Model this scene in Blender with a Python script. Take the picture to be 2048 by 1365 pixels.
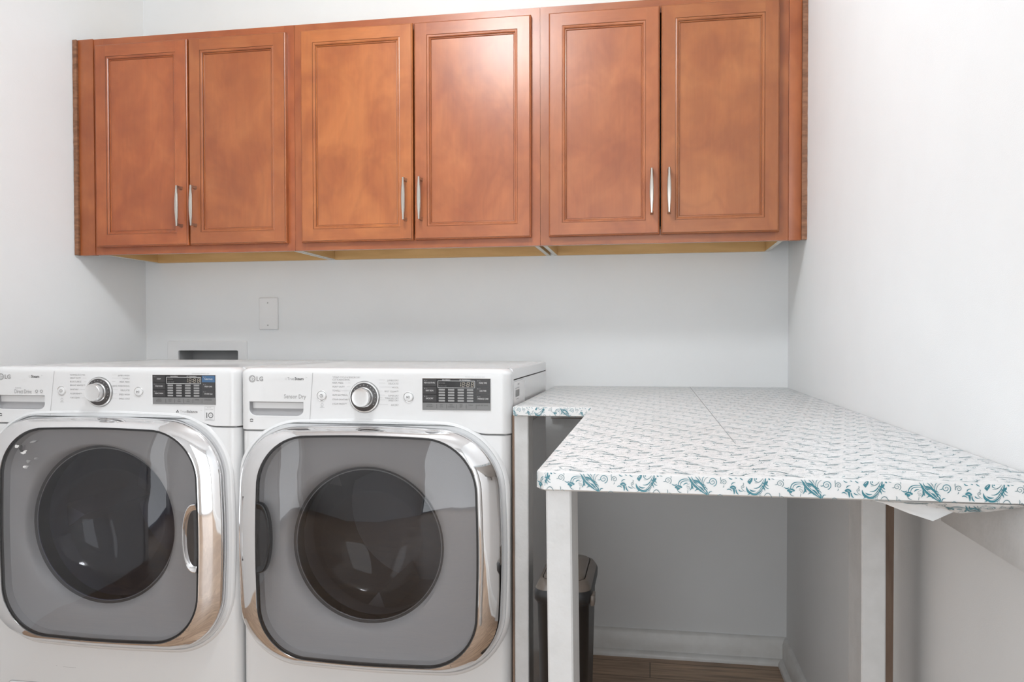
import bpy, bmesh, math, random
from mathutils import Vector, Matrix
random.seed(7)
C = bpy.context.scene.collection
for o in list(bpy.data.objects): bpy.data.objects.remove(o)

# ------------------------------------------------------------------ camera
H = 1.0536; F = 1610.03; SY = 26.86
ya, pa, ra = [math.radians(v) for v in (9.7678, -1.0904, -0.0923)]
fw = Vector((-math.sin(ya)*math.cos(pa), math.cos(ya)*math.cos(pa), math.sin(pa)))
rt = Vector((math.cos(ya), math.sin(ya), 0)); up = rt.cross(fw)
rt2 = math.cos(ra)*rt + math.sin(ra)*up; up2 = -math.sin(ra)*rt + math.cos(ra)*up
cam = bpy.data.cameras.new('camera'); co = bpy.data.objects.new('camera', cam); C.objects.link(co)
co.matrix_world = Matrix(((rt2.x, up2.x, -fw.x, 0), (rt2.y, up2.y, -fw.y, 0), (rt2.z, up2.z, -fw.z, H), (0, 0, 0, 1)))
cam.sensor_width = 36; cam.lens = F/2048*36; cam.shift_y = SY/2048; cam.clip_start = .02
bpy.context.scene.camera = co
# ------------------------------------------------------------------ world, lights, exposure
w = bpy.data.worlds.new('world'); bpy.context.scene.world = w; w.use_nodes = True
w.node_tree.nodes['Background'].inputs[0].default_value = (.9, .95, 1, 1); w.node_tree.nodes['Background'].inputs[1].default_value = .5
vs = bpy.context.scene.view_settings
vs.view_transform = 'Standard'; vs.look = 'None'; vs.gamma = 1; vs.use_curve_mapping = False; vs.exposure = 0.0
LAMP = (-.60, 1.31, 2.33); LAMP_R = .125; LAMP_E = 60.0
REAR_FILL_W = 28.0; SIDE_FILL_W = 15.0  # power of the two added fill lights
def area(name, loc, rot, sx, sy, power, col=(1, 1, 1)):
    l = bpy.data.lights.new(name, 'AREA'); l.shape = 'RECTANGLE'; l.size = sx; l.size_y = sy; l.energy = power; l.color = col
    o = bpy.data.objects.new(name, l); C.objects.link(o); o.location = loc; o.rotation_euler = rot; return o
area('rear_fill', (-.41, -1.42, 1.05), (math.radians(90), 0, 0), 1.54, 2.05, REAR_FILL_W, (.93, .97, 1))  # fill light added in the opening behind the camera

area('side_fill', (-2.46, -.55, 1.05), (math.radians(90), 0, math.radians(-90)), 1.1, 2.0, SIDE_FILL_W, (.94, .975, 1))  # second fill light, added to brighten the right wall and under the counter
# room numbers
D = 2.7019; XR = .4353; XL0 = -1.8357; LS = .149   # left wall runs outward towards the camera
CEIL = 2.47; FRONT = -1.4
XLF = XL0 - LS*(D-FRONT)
Dc = 2.3985; ZT = H+.9892; ZB = H+.2807; ZC = H-.1575
Dw = 1.857

# ------------------------------------------------------------------ material helpers
def mat(name, col=(.8, .8, .8), rough=.5, metal=0, **k):
    m = bpy.data.materials.new(name); m.use_nodes = True
    b = m.node_tree.nodes['Principled BSDF']
    b.inputs['Base Color'].default_value = (*col, 1); b.inputs['Roughness'].default_value = rough; b.inputs['Metallic'].default_value = metal
    for a, v in k.items(): b.inputs[a.replace('_', ' ')].default_value = v
    return m
def nd(m, t, **k):
    n = m.node_tree.nodes.new(t)
    for a, v in k.items():
        if a in n.inputs.keys(): n.inputs[a].default_value = v
        else: setattr(n, a, v)
    return n
def ln(m, a, b): m.node_tree.links.new(a, b)
def BS(m): return m.node_tree.nodes['Principled BSDF']
def noise_var(m, scale=(3, 3, 3), nscale=3, c1=(.7,)*3, c2=(.8,)*3, bump=0, bscale=60, detail=4, lo=.3, hi=.7, rnd=False):
    tc = nd(m, 'ShaderNodeTexCoord'); mp = nd(m, 'ShaderNodeMapping'); mp.inputs['Scale'].default_value = scale
    ln(m, tc.outputs['Object'], mp.inputs['Vector'])
    if rnd:
        oi = nd(m, 'ShaderNodeObjectInfo'); mu = nd(m, 'ShaderNodeMath', operation='MULTIPLY'); mu.inputs[1].default_value = 37
        ln(m, oi.outputs['Random'], mu.inputs[0]); cx = nd(m, 'ShaderNodeCombineXYZ')
        for i in range(3): ln(m, mu.outputs[0], cx.inputs[i])
        ln(m, cx.outputs[0], mp.inputs['Location'])
    n = nd(m, 'ShaderNodeTexNoise'); n.inputs['Scale'].default_value = nscale; n.inputs['Detail'].default_value = detail
    ln(m, mp.outputs[0], n.inputs['Vector'])
    r = nd(m, 'ShaderNodeValToRGB'); e = r.color_ramp.elements; e[0].position = lo; e[1].position = hi; e[0].color = (*c1, 1); e[1].color = (*c2, 1)
    ln(m, n.outputs['Fac'], r.inputs[0]); ln(m, r.outputs[0], BS(m).inputs['Base Color'])
    if bump:
        n2 = nd(m, 'ShaderNodeTexNoise'); n2.inputs['Scale'].default_value = bscale; ln(m, mp.outputs[0], n2.inputs['Vector'])
        bp = nd(m, 'ShaderNodeBump'); bp.inputs['Strength'].default_value = bump; bp.inputs['Distance'].default_value = .002
        ln(m, n2.outputs['Fac'], bp.inputs['Height']); ln(m, bp.outputs[0], BS(m).inputs['Normal'])
    return mp, r
WALL = mat('wall_paint', rough=.55); noise_var(WALL, nscale=2, c1=(.80, .81, .815), c2=(.82, .83, .835), bump=.12, bscale=180)
CEILM = mat('ceiling_paint', (.85, .85, .85), .8)
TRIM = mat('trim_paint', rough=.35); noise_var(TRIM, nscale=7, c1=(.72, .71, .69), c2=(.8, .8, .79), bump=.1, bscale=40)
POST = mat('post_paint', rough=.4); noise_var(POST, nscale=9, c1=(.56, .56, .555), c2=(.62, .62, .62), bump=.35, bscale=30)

def wood(name, vertical=True, dark=1.0):
    m = mat(name, rough=.42); t = m.node_tree
    b = BS(m); b.inputs['Coat Weight'].default_value = .95; b.inputs['Coat Roughness'].default_value = .31; b.inputs['Specular IOR Level'].default_value = .2
    tc = nd(m, 'ShaderNodeTexCoord'); oi = nd(m, 'ShaderNodeObjectInfo')
    mu = nd(m, 'ShaderNodeMath', operation='MULTIPLY'); mu.inputs[1].default_value = 53; ln(m, oi.outputs['Random'], mu.inputs[0])
    cx = nd(m, 'ShaderNodeCombineXYZ'); [ln(m, mu.outputs[0], cx.inputs[i]) for i in range(3)]
    def noi(sc, ns, det, dist=0):
        mp = nd(m, 'ShaderNodeMapping'); mp.inputs['Scale'].default_value = sc if vertical else (sc[2], sc[1], sc[0])
        ln(m, tc.outputs['Object'], mp.inputs['Vector']); ln(m, cx.outputs[0], mp.inputs['Location'])
        n = nd(m, 'ShaderNodeTexNoise'); n.inputs['Scale'].default_value = ns; n.inputs['Detail'].default_value = det
        n.inputs['Distortion'].default_value = dist; ln(m, mp.outputs[0], n.inputs['Vector']); return n
    blotch = noi((1, 1, .8), 9, 5, .5); grain = noi((1, 1, .06), 130, 5, .6); swirl = noi((1, 1, .45), 9, 2, 1.6)
    r = nd(m, 'ShaderNodeValToRGB'); e = r.color_ramp.elements
    e[0].position = .3; e[0].color = (.285*dark, .072*dark, .020*dark, 1); e[1].position = .72; e[1].color = (.40*dark, .122*dark, .036*dark, 1)
    el = r.color_ramp.elements.new(.5); el.color = (.345*dark, .096*dark, .027*dark, 1)
    ln(m, blotch.outputs['Fac'], r.inputs[0])
    wv = nd(m, 'ShaderNodeMath', operation='MULTIPLY'); wv.inputs[1].default_value = 22; ln(m, swirl.outputs['Fac'], wv.inputs[0])
    sn = nd(m, 'ShaderNodeMath', operation='SINE'); ln(m, wv.outputs[0], sn.inputs[0])
    r3 = nd(m, 'ShaderNodeMapRange'); r3.inputs['From Min'].default_value = -1; r3.inputs['From Max'].default_value = 1
    r3.inputs['To Min'].default_value = .95; r3.inputs['To Max'].default_value = 1.03; ln(m, sn.outputs[0], r3.inputs['Value'])
    r2 = nd(m, 'ShaderNodeMapRange'); r2.inputs['From Min'].default_value = .3; r2.inputs['From Max'].default_value = .7
    r2.inputs['To Min'].default_value = .955; r2.inputs['To Max'].default_value = 1.04; ln(m, grain.outputs['Fac'], r2.inputs['Value'])
    m1 = nd(m, 'ShaderNodeMath', operation='MULTIPLY'); ln(m, r2.outputs[0], m1.inputs[0]); ln(m, r3.outputs[0], m1.inputs[1])
    mx = nd(m, 'ShaderNodeVectorMath', operation='MULTIPLY'); ln(m, r.outputs[0], mx.inputs[0])
    c3 = nd(m, 'ShaderNodeCombineXYZ'); [ln(m, m1.outputs[0], c3.inputs[i]) for i in range(3)]; ln(m, c3.outputs[0], mx.inputs[1])
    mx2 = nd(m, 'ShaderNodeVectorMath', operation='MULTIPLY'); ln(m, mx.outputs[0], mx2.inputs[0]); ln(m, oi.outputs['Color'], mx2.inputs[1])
    ln(m, mx2.outputs[0], b.inputs['Base Color'])
    return m
WV = wood('stained_wood_vertical'); WH = wood('stained_wood_horizontal', False); WD = wood('stained_wood_dark', True, .3)  # WD is the darker tone for door rims and moulding grooves
MAPLE = mat('raw_maple', rough=.5); noise_var(MAPLE, scale=(1.5, 1.5, 12), nscale=4, c1=(.6, .37, .15), c2=(.72, .47, .21))
EDGE = mat('particle_edge', rough=.7); noise_var(EDGE, nscale=60, c1=(.6, .55, .47), c2=(.75, .72, .66))
SCRIBE = mat('scribe_strip_wood', rough=.5); noise_var(SCRIBE, scale=(1, 1, 3), nscale=40, c1=(.16, .07, .035), c2=(.32, .15, .08), bump=.4, bscale=120)
DARK = mat('dark_gap', (.02, .016, .014), .8)
NICKEL = mat('brushed_nickel', (.52, .49, .45), .3, 1)
WHITE = mat('white_enamel', (.73, .735, .74), .22); BS(WHITE).inputs['Coat Weight'].default_value = .3
PLASTW = mat('white_plastic', (.8, .8, .8), .35)
POCKET = mat('silver_plastic', (.38, .38, .39), .3, .2)
CHROME = mat('chrome', (.8, .8, .81), .05, 1)
tcn = nd(CHROME, 'ShaderNodeTexCoord'); nn = nd(CHROME, 'ShaderNodeTexNoise'); nn.inputs['Scale'].default_value = 9; nn.inputs['Detail'].default_value = 1
bb = nd(CHROME, 'ShaderNodeBump'); bb.inputs['Strength'].default_value = .22; bb.inputs['Distance'].default_value = .004
ln(CHROME, tcn.outputs['Object'], nn.inputs['Vector']); ln(CHROME, nn.outputs['Fac'], bb.inputs['Height']); ln(CHROME, bb.outputs[0], BS(CHROME).inputs['Normal'])
SATIN = mat('satin_silver', (.72, .72, .72), .28, .9)
BLACKP = mat('black_plastic', (.012, .012, .013), .35)
DIAL = mat('dial_dark', (.06, .055, .055), .3)
DISP = mat('display_dark', (.012, .011, .012), .18)
DISPB = mat('display_button', (.032, .030, .031), .3)
DISPG = mat('display_strip', (.2, .2, .2), .35)
BLUE = mat('display_blue', (.04, .12, .25), .25)
LCDW = mat('print_white', (.75, .75, .75), .4)
PRG = mat('print_grey', (.3, .3, .3), .5)
PRL = mat('print_light_grey', (.42, .42, .42), .5)
PRD = mat('print_dark', (.06, .06, .06), .5)
BARS = mat('indicator_grey', (.3, .3, .3), .4)
AMBER = mat('lcd_segment', (.62, .55, .45), .4)
LINER = mat('door_liner_grey', (.42, .42, .425), .42)
SEAL = mat('door_seal_dark', (.05, .05, .052), .5)
DRUM = mat('drum_steel', (.3, .3, .31), .38, .5)
def glass(name, tint, refl=1.0, rough=.0):
    m = bpy.data.materials.new(name); m.use_nodes = True; t = m.node_tree; t.nodes.clear()
    out = t.nodes.new('ShaderNodeOutputMaterial'); tr = t.nodes.new('ShaderNodeBsdfTransparent'); gl = t.nodes.new('ShaderNodeBsdfGlossy')
    tr.inputs[0].default_value = (*tint, 1); gl.inputs['Roughness'].default_value = rough; gl.inputs[0].default_value = (.95, .95, .97, 1)
    fr = t.nodes.new('ShaderNodeLayerWeight'); fr.inputs[0].default_value = .5; pw = t.nodes.new('ShaderNodeMath'); pw.operation = 'POWER'; pw.inputs[1].default_value = 4
    mu = t.nodes.new('ShaderNodeMath'); mu.operation = 'MULTIPLY_ADD'; mu.inputs[1].default_value = .8*refl; mu.inputs[2].default_value = .05*refl
    mx = t.nodes.new('ShaderNodeMixShader'); t.links.new(fr.outputs[1], pw.inputs[0]); t.links.new(pw.outputs[0], mu.inputs[0]); t.links.new(mu.outputs[0], mx.inputs[0])
    t.links.new(tr.outputs[0], mx.inputs[1]); t.links.new(gl.outputs[0], mx.inputs[2]); t.links.new(mx.outputs[0], out.inputs[0]); return m
GLASS = glass('tinted_window', (.74, .74, .75), 1.1, .01); BOWL = glass('bowl_glass', (.55, .55, .57), .5, .03); BOWLB = glass('bowl_glass_blue', (.45, .46, .56), .6, .03)
PAPER = mat('contact_paper', rough=.32); noise_var(PAPER, nscale=6, c1=(.71, .71, .705), c2=(.75, .755, .755), bump=.15, bscale=14)
TEAL = mat('teal_print', (.035, .195, .245), .32)
TEALD = mat('teal_print_outline', (.10, .2, .23), .32)
CANB = mat('can_black', (.01, .01, .011), .45)
CANL = mat('can_lid_brown', (.11, .09, .075), .35)
BROWN = mat('grained_brown', rough=.7); noise_var(BROWN, scale=(1, 1, .2), nscale=50, c1=(.16, .1, .07), c2=(.26, .18, .13))  # grained brown for the strips beside the posts and the cleat edge
DUCT = mat('box_recess_grey', (.42, .42, .42), .5)
LAMPM = bpy.data.materials.new('lamp_glow'); LAMPM.use_nodes = True; t = LAMPM.node_tree; t.nodes.clear()
_o = t.nodes.new('ShaderNodeOutputMaterial'); _e = t.nodes.new('ShaderNodeEmission'); _e.inputs[0].default_value = (.94, .975, 1, 1); _e.inputs[1].default_value = LAMP_E; t.links.new(_e.outputs[0], _o.inputs[0])
# plank floor
FLOORM = mat('plank_floor', rough=.4)
tc = nd(FLOORM, 'ShaderNodeTexCoord'); br = nd(FLOORM, 'ShaderNodeTexBrick'); br.offset = .37; br.inputs['Scale'].default_value = 1
br.inputs['Brick Width'].default_value = 1.2; br.inputs['Row Height'].default_value = .12; br.inputs['Mortar Size'].default_value = .0012
br.inputs['Color1'].default_value = (.38, .25, .165, 1); br.inputs['Color2'].default_value = (.47, .32, .21, 1); br.inputs['Mortar'].default_value = (.02, .01, .006, 1)
ln(FLOORM, tc.outputs['Object'], br.inputs['Vector'])
mp = nd(FLOORM, 'ShaderNodeMapping'); mp.inputs['Scale'].default_value = (1.2, 14, 1); ln(FLOORM, tc.outputs['Object'], mp.inputs['Vector'])
n = nd(FLOORM, 'ShaderNodeTexNoise'); n.inputs['Scale'].default_value = 5; n.inputs['Detail'].default_value = 6; ln(FLOORM, mp.outputs[0], n.inputs['Vector'])
r = nd(FLOORM, 'ShaderNodeMapRange'); r.inputs['From Min'].default_value = .3; r.inputs['From Max'].default_value = .7; r.inputs['To Min'].default_value = .6; r.inputs['To Max'].default_value = 1.35
ln(FLOORM, n.outputs['Fac'], r.inputs['Value']); c3 = nd(FLOORM, 'ShaderNodeCombineXYZ'); [ln(FLOORM, r.outputs[0], c3.inputs[i]) for i in range(3)]
mx = nd(FLOORM, 'ShaderNodeVectorMath', operation='MULTIPLY'); ln(FLOORM, br.outputs['Color'], mx.inputs[0]); ln(FLOORM, c3.outputs[0], mx.inputs[1]); ln(FLOORM, mx.outputs[0], BS(FLOORM).inputs['Base Color'])

# ------------------------------------------------------------------ mesh helpers
class MB:
    def __init__(s): s.v = []; s.f = []; s.m = []; s.mats = []
    def mi(s, m):
        if m not in s.mats: s.mats.append(m)
        return s.mats.index(m)
    def add(s, vs, fs, m):
        b = len(s.v); k = s.mi(m); s.v += [tuple(v) for v in vs]
        for f in fs: s.f.append([i+b for i in f]); s.m.append(k)
    def box(s, x0, x1, y0, y1, z0, z1, m, bev=0):
        if bev:
            bm = bmesh.new(); bmesh.ops.create_cube(bm, size=1)
            for v in bm.verts: v.co = Vector(((x0+x1)/2+v.co.x*(x1-x0), (y0+y1)/2+v.co.y*(y1-y0), (z0+z1)/2+v.co.z*(z1-z0)))
            bmesh.ops.bevel(bm, geom=list(bm.edges), offset=bev, segments=2, affect='EDGES', profile=.5)
            bm.verts.ensure_lookup_table(); s.add([v.co for v in bm.verts], [[v.index for v in f.verts] for f in bm.faces], m); bm.free(); return
        vs = [(x, y, z) for z in (z0, z1) for y in (y0, y1) for x in (x0, x1)]
        s.add(vs, [(0, 2, 3, 1), (4, 5, 7, 6), (0, 1, 5, 4), (2, 6, 7, 3), (0, 4, 6, 2), (1, 3, 7, 5)], m)
    def loft(s, rings, m, closed=True, cap0=False, cap1=False):
        n = len(rings[0]); vs = [p for r in rings for p in r]; fs = []
        for i in range(len(rings)-1):
            for j in range(n if closed else n-1):
                k = (j+1) % n; fs.append((i*n+j, i*n+k, (i+1)*n+k, (i+1)*n+j))
        if cap0: fs.append(tuple(range(n))[::-1])
        if cap1: fs.append(tuple((len(rings)-1)*n+j for j in range(n)))
        s.add(vs, fs, m)
    def obj(s, name, parent=None, smooth=35, origin=None):
        me = bpy.data.meshes.new(name); me.from_pydata(s.v, [], s.f)
        for m in s.mats: me.materials.append(m)
        for p, k in zip(me.polygons, s.m): p.material_index = k; p.use_smooth = bool(smooth)
        if origin is not None: me.transform(Matrix.Translation(-Vector(origin)))
        me.update(); bm = bmesh.new(); bm.from_mesh(me)
        if getattr(s, 'weld', False): bmesh.ops.remove_doubles(bm, verts=bm.verts, dist=1e-6)
        bmesh.ops.recalc_face_normals(bm, faces=bm.faces) if getattr(s, 'recalc', True) else None
        bm.to_mesh(me); bm.free()
        if smooth: me.set_sharp_from_angle(angle=math.radians(smooth))
        o = bpy.data.objects.new(name, me); C.objects.link(o)
        if parent: o.parent = parent
        if origin is not None: o.location = origin
        return o
def thing(name, label, cat, loc=(0, 0, 0), group=None):
    o = bpy.data.objects.new(name, None); C.objects.link(o); o.location = loc; o.empty_display_size = .1
    o['label'] = label; o['category'] = cat
    if group: o['group'] = group
    return o
def tag(o, label, cat, group=None):
    o['label'] = label; o['category'] = cat
    if group: o['group'] = group
    return o
def struct(o): o['kind'] = 'structure'; return o
def part(mb, name, root, label=None, smooth=35, parent=None, color=None):
    """verts given in world space; parented to parent (or root), whose world location is root.location"""
    off = Vector(root.location); mb.v = [tuple(Vector(v)-off) for v in mb.v]
    o = mb.obj(name, parent or root, smooth)
    if label: o['label'] = label
    if color: o.color = color
    return o
def rr(cx, cz, hw, hh, r, n=10, bow=0):
    """rounded rectangle outline in x,z"""
    pts = []
    for (sx, sz, a0) in ((1, 1, 0), (-1, 1, 90), (-1, -1, 180), (1, -1, 270)):
        for i in range(n+1):
            a = math.radians(a0+90*i/n); pts.append((cx+sx*(hw-r)+r*math.cos(a), cz+sz*(hh-r)+r*math.sin(a)))
    # add mid points on straight sides with a slight outward bow
    out = []; N = len(pts)
    for i, p in enumerate(pts):
        out.append(p)
        if i % (n+1) == n:
            q = pts[(i+1) % N]
            for t in (.1, .2, .3, .4, .5, .6, .7, .8, .9):
                x = p[0]+(q[0]-p[0])*t; z = p[1]+(q[1]-p[1])*t
                nx, nz = (x-cx)/hw, (z-cz)/hh
                if abs(nx) > abs(nz): x += bow*math.sin(math.pi*t)*(1 if nx > 0 else -1)
                else: z += bow*math.sin(math.pi*t)*(1 if nz > 0 else -1)
                out.append((x, z))
    return out
def circ(cx, cz, r, n): return [(cx+r*math.cos(2*math.pi*i/n), cz+r*math.sin(2*math.pi*i/n)) for i in range(n)]
def at(pts, y): return [(x, y, z) for x, z in pts]
def disc(mb, cx, cz, y0, prof, m, n=40):
    """lathe about the y axis: prof = [(r,dy)] towards the camera"""
    mb.loft([at(circ(cx, cz, r, n), y0-dy) for r, dy in prof], m, True, False, True)
def text(mb, s, size, x, y, z, m, align='LEFT', sx=1.0, shear=0, bold=0):
    c = bpy.data.curves.new('t', 'FONT'); c.body = s; c.size = size; c.align_x = align; c.resolution_u = 2; c.shear = shear; c.offset = bold
    o = bpy.data.objects.new('t', c); C.objects.link(o); dg = bpy.context.evaluated_depsgraph_get()
    me = o.evaluated_get(dg).to_mesh()
    mb.add([(x+v.co.x*sx, y, z+v.co.y) for v in me.vertices], [list(p.vertices) for p in me.polygons], m)
    o.evaluated_get(dg).to_mesh_clear(); bpy.data.objects.remove(o); bpy.data.curves.remove(c)
def rect(mb, x0, x1, z0, z1, y, m): mb.add([(x0, y, z0), (x1, y, z0), (x1, y, z1), (x0, y, z1)], [(0, 1, 2, 3)], m)

# ------------------------------------------------------------------ room shell
def wall_quad(name, pts, m, th):
    mb = MB(); n = Vector(th); mb.loft([[Vector(p) for p in pts], [Vector(p)+n for p in pts]], m, True, True, True)
    return struct(mb.obj(name, smooth=0))
struct(wall_quad('floor', [(XLF-.1, FRONT-.1, 0), (XR+.1, FRONT-.1, 0), (XR+.1, D+.1, 0), (XLF-.1, D+.1, 0)], FLOORM, (0, 0, -.05)))
wall_quad('ceiling', [(XLF-.1, FRONT-.1, CEIL), (XR+.1, FRONT-.1, CEIL), (XR+.1, D+.1, CEIL), (XLF-.1, D+.1, CEIL)], CEILM, (0, 0, .05))
XS = lambda y: XL0-LS*(D-y)
mb = MB()
for y0_, y1_, z0_, z1_ in ((D, 0, 0, CEIL), (0, -1.12, 2.08, CEIL), (-1.12, FRONT, 0, CEIL)):  # gap left in the wall for the added side fill light
    q_ = [Vector((XS(y0_), y0_, z0_)), Vector((XS(y1_), y1_, z0_)), Vector((XS(y1_), y1_, z1_)), Vector((XS(y0_), y0_, z1_))]
    mb.loft([q_, [p_+Vector((-.1, 0, 0)) for p_ in q_]], WALL, True, True, True)
struct(mb.obj('wall_left', smooth=0))
mb = MB()
for y0_, y1_, z0_, z1_ in ((.075, 0, 0, 2.155), (-1.12, -1.195, 0, 2.155), (0, -1.12, 2.08, 2.155)):  # casing around the added side opening
    q_ = [Vector((XS(y0_), y0_, z0_)), Vector((XS(y1_), y1_, z0_)), Vector((XS(y1_), y1_, z1_)), Vector((XS(y0_), y0_, z1_))]
    mb.loft([q_, [p_+Vector((.018, 0, 0)) for p_ in q_]], TRIM, True, True, True)
struct(mb.obj('trim_2', smooth=0))
wall_quad('wall_right', [(XR, D, 0), (XR, FRONT, 0), (XR, FRONT, CEIL), (XR, D, CEIL)], WALL, (.1, 0, 0))
# back wall with the opening for the water box
BX0, BX1, BZ0, BZ1 = -1.704, -1.467, .86, 1.0148
mb = MB(); xs = [XL0-.1, BX0, BX1, XR+.1]; zs = [0, BZ0, BZ1, CEIL]
for i in range(3):
    for j in range(3):
        if i == 1 and j == 1: continue
        mb.box(xs[i], xs[i+1], D, D+.1, zs[j], zs[j+1], WALL)
mb.weld = True; struct(mb.obj('wall_back', smooth=0))
# wall behind the camera with an opening put in for the rear fill light
mb = MB(); mb.box(XLF-.1, -1.2, FRONT-.1, FRONT, 0, CEIL, WALL); mb.box(.38, XR+.1, FRONT-.1, FRONT, 0, CEIL, WALL); mb.box(-1.2, .38, FRONT-.1, FRONT, 2.1, CEIL, WALL)
struct(mb.obj('wall_front', smooth=0))
mb = MB()
mb.box(-1.28, -1.2, FRONT, FRONT+.018, 0, 2.18, TRIM, .003); mb.box(.38, XR, FRONT, FRONT+.018, 0, 2.18, TRIM, .003); mb.box(-1.2, .38, FRONT, FRONT+.018, 2.1, 2.18, TRIM, .003)
struct(mb.obj('trim_1'))  # casing around the opening of the rear fill light
# baseboards: profile extruded (board with cap and shoe moulding)
PROF = [(0, 0), (.030, 0), (.030, .008), (.027, .015), (.02, .0195), (.015, .0205), (.015, .066), (.012, .071), (.012, .075), (.008, .082), (.0045, .086), (0, .087)]
mb = MB(); mb.loft([[(XL0+.01, D-d, z) for d, z in PROF], [(XR-.0, D-d, z) for d, z in PROF]], TRIM, True, True, True); struct(mb.obj('baseboard_back', smooth=50))
mb = MB(); mb.loft([[(XR-d, D-.0, z) for d, z in PROF], [(XR-d, FRONT, z) for d, z in PROF]], TRIM, True, True, True); struct(mb.obj('baseboard_right', smooth=50))

# ------------------------------------------------------------------ upper cabinets
def handle_bm(x, z0, z1, yd):
    """bow shaped bar pull; yd = door face"""
    mb = MB(); n = 24; so = .027; rings = []
    for i in range(n+1):
        t = i/n; z = z0+(z1-z0)*t; e = math.sin(math.pi*t)**1.3
        hw = .0032+.0026*e; ht = .0028+.0006*e; cy = yd-so-.003*e
        rings.append([(x+hw*a, cy+ht*b, z) for a, b in ((-1, -.35), (-.6, -1), (.6, -1), (1, -.35), (1, .6), (.5, 1), (-.5, 1), (-1, .6))])
    mb.loft(rings, NICKEL, True, True, True)
    for zz in (z0+.004, z1-.004):
        mb.loft([[(x+(.0032+k)*a, y, zz+(.0038+k)*b) for a, b in ((-1, -1), (1, -1), (1, 1), (-1, 1))] for y, k in ((yd-so+.002, 0), (yd-.006, 0), (yd-.002, .0012), (yd, .0014))], NICKEL, True, True, True)
    return mb
def make_door(root, x0, x1, z0, z1, hx, color):
    yb = Dc; yf = Dc-.019; FRW = .040
    mb = MB()
    # outer rim with small bevel
    def R(ins, y, x0=x0, x1=x1, z0=z0, z1=z1): return [(x0+ins, y, z0+ins), (x1-ins, y, z0+ins), (x1-ins, y, z1-ins), (x0+ins, y, z1-ins)]
    mb.loft([R(0, yb), R(0, yf+.006), R(.0012, yf+.0035), R(.004, yf+.0018)], WV, True, True)
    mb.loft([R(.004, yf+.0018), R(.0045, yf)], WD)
    a = .0045; b = FRW
    # stiles
    for (xa, xb) in ((x0+a, x0+b), (x1-b, x1-a)): rect(mb, xa, xb, z0+a, z1-a, yf, WV)
    for (za, zb) in ((z0+a, z0+b), (z1-b, z1-a)): rect(mb, x0+b, x1-b, za, zb, yf, WH)
    # inner moulding
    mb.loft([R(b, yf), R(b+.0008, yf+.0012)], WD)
    mb.loft([R(b+.0008, yf+.0012), R(b+.003, yf+.0006), R(b+.006, yf+.0012), R(b+.0085, yf+.0035)], WV)
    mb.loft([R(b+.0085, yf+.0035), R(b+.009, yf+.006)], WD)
    mb.loft([R(b+.009, yf+.006), R(b+.0115, yf+.0055), R(b+.013, yf+.0085)], WV)
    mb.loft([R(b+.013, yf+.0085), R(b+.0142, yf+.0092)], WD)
    mb.recalc = False
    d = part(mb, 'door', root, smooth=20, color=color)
    mp = MB(); k = b+.0135; mp.add([(x0+k, yf+.0088, z0+k), (x1-k, yf+.0088, z0+k), (x1-k, yf+.0088, z1-k), (x0+k, yf+.0088, z1-k),
        (x0+k, yf+.014, z0+k), (x1-k, yf+.014, z0+k), (x1-k, yf+.014, z1-k), (x0+k, yf+.014, z1-k)], [(0, 1, 2, 3), (4, 7, 6, 5), (0, 4, 5, 1), (1, 5, 6, 2), (2, 6, 7, 3), (3, 7, 4, 0)], WV)
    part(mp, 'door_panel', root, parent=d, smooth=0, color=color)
    h = part(handle_bm(hx, ZB+.082, ZB+.210, yf), 'handle', root, parent=d, smooth=40); h['label'] = 'brushed nickel bar handle'
    return d
def make_cabinet(x0, x1, doors, bx0, bx1, label, cols, gl):
    root = thing('wall_cabinet', label, 'cabinet', ((x0+x1)/2, Dc, ZB), 'stained wood wall cabinets above the machines')
    mb = MB(); y0, y1 = Dc, Dc+.019
    sw = .035
    for xa, xb in ((x0+.0004, x0+sw), (x1-sw, x1-.0004)): mb.box(xa, xb, y0, y1, ZB, ZT, WV)
    mb.box(x0+sw, x1-sw, y0+.0002, y1, ZB, ZB+.04, WH); mb.box(x0+sw, x1-sw, y0+.0002, y1, ZT-.04, ZT, WH)
    part(mb, 'face_frame', root, smooth=0, color=cols[2])
    for xa, xb in ((bx0, bx0+.0125), (bx1-.0125, bx1)):
        mb = MB(); mb.box(xa, xb, y1, D-.001, ZB+.0012, ZT, MAPLE); mb.box(xa, xb, y1, D-.001, ZB, ZB+.0012, EDGE); part(mb, 'side_panel', root, smooth=0)
    mb = MB(); mb.box(bx0+.0125, bx1-.0125, y1, D-.02, ZB+.038, ZB+.050, MAPLE); part(mb, 'bottom_panel', root, smooth=0)
    mb = MB(); mb.box(bx0+.0125, bx1-.0125, y1, D-.001, ZT-.013, ZT-.001, MAPLE); part(mb, 'top_panel', root, smooth=0)
    mb = MB(); mb.box(bx0+.0125, bx1-.0125, D-.017, D-.001, ZB, ZB+.0379, MAPLE); part(mb, 'hanging_rail', root, smooth=0)
    (a, m0, b) = doors; g = .0022
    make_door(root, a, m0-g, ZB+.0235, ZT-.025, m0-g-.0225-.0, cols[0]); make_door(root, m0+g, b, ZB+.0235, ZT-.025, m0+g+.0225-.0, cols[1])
    return root
make_cabinet(-1.8095, -1.1063, (-1.7945, -1.4628, -1.1287), -1.787, -1.1085, 'stained wood wall cabinet at the left, over the washing machine with the water box', [(1.05, .97, .92, 1), (.98, 1, .97, 1), (1, .92, .9, 1)], 0)
make_cabinet(-1.1063, -.3265, (-1.0791, -.7139, -.352), -1.1045, -.3335, 'middle stained wood wall cabinet, above the dryer, with a lamp reflection on its right door', [(1.16, 1.26, 1.15, 1), (1.03, 1.05, 1.1, 1), (1, .97, .95, 1)], 0)
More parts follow.
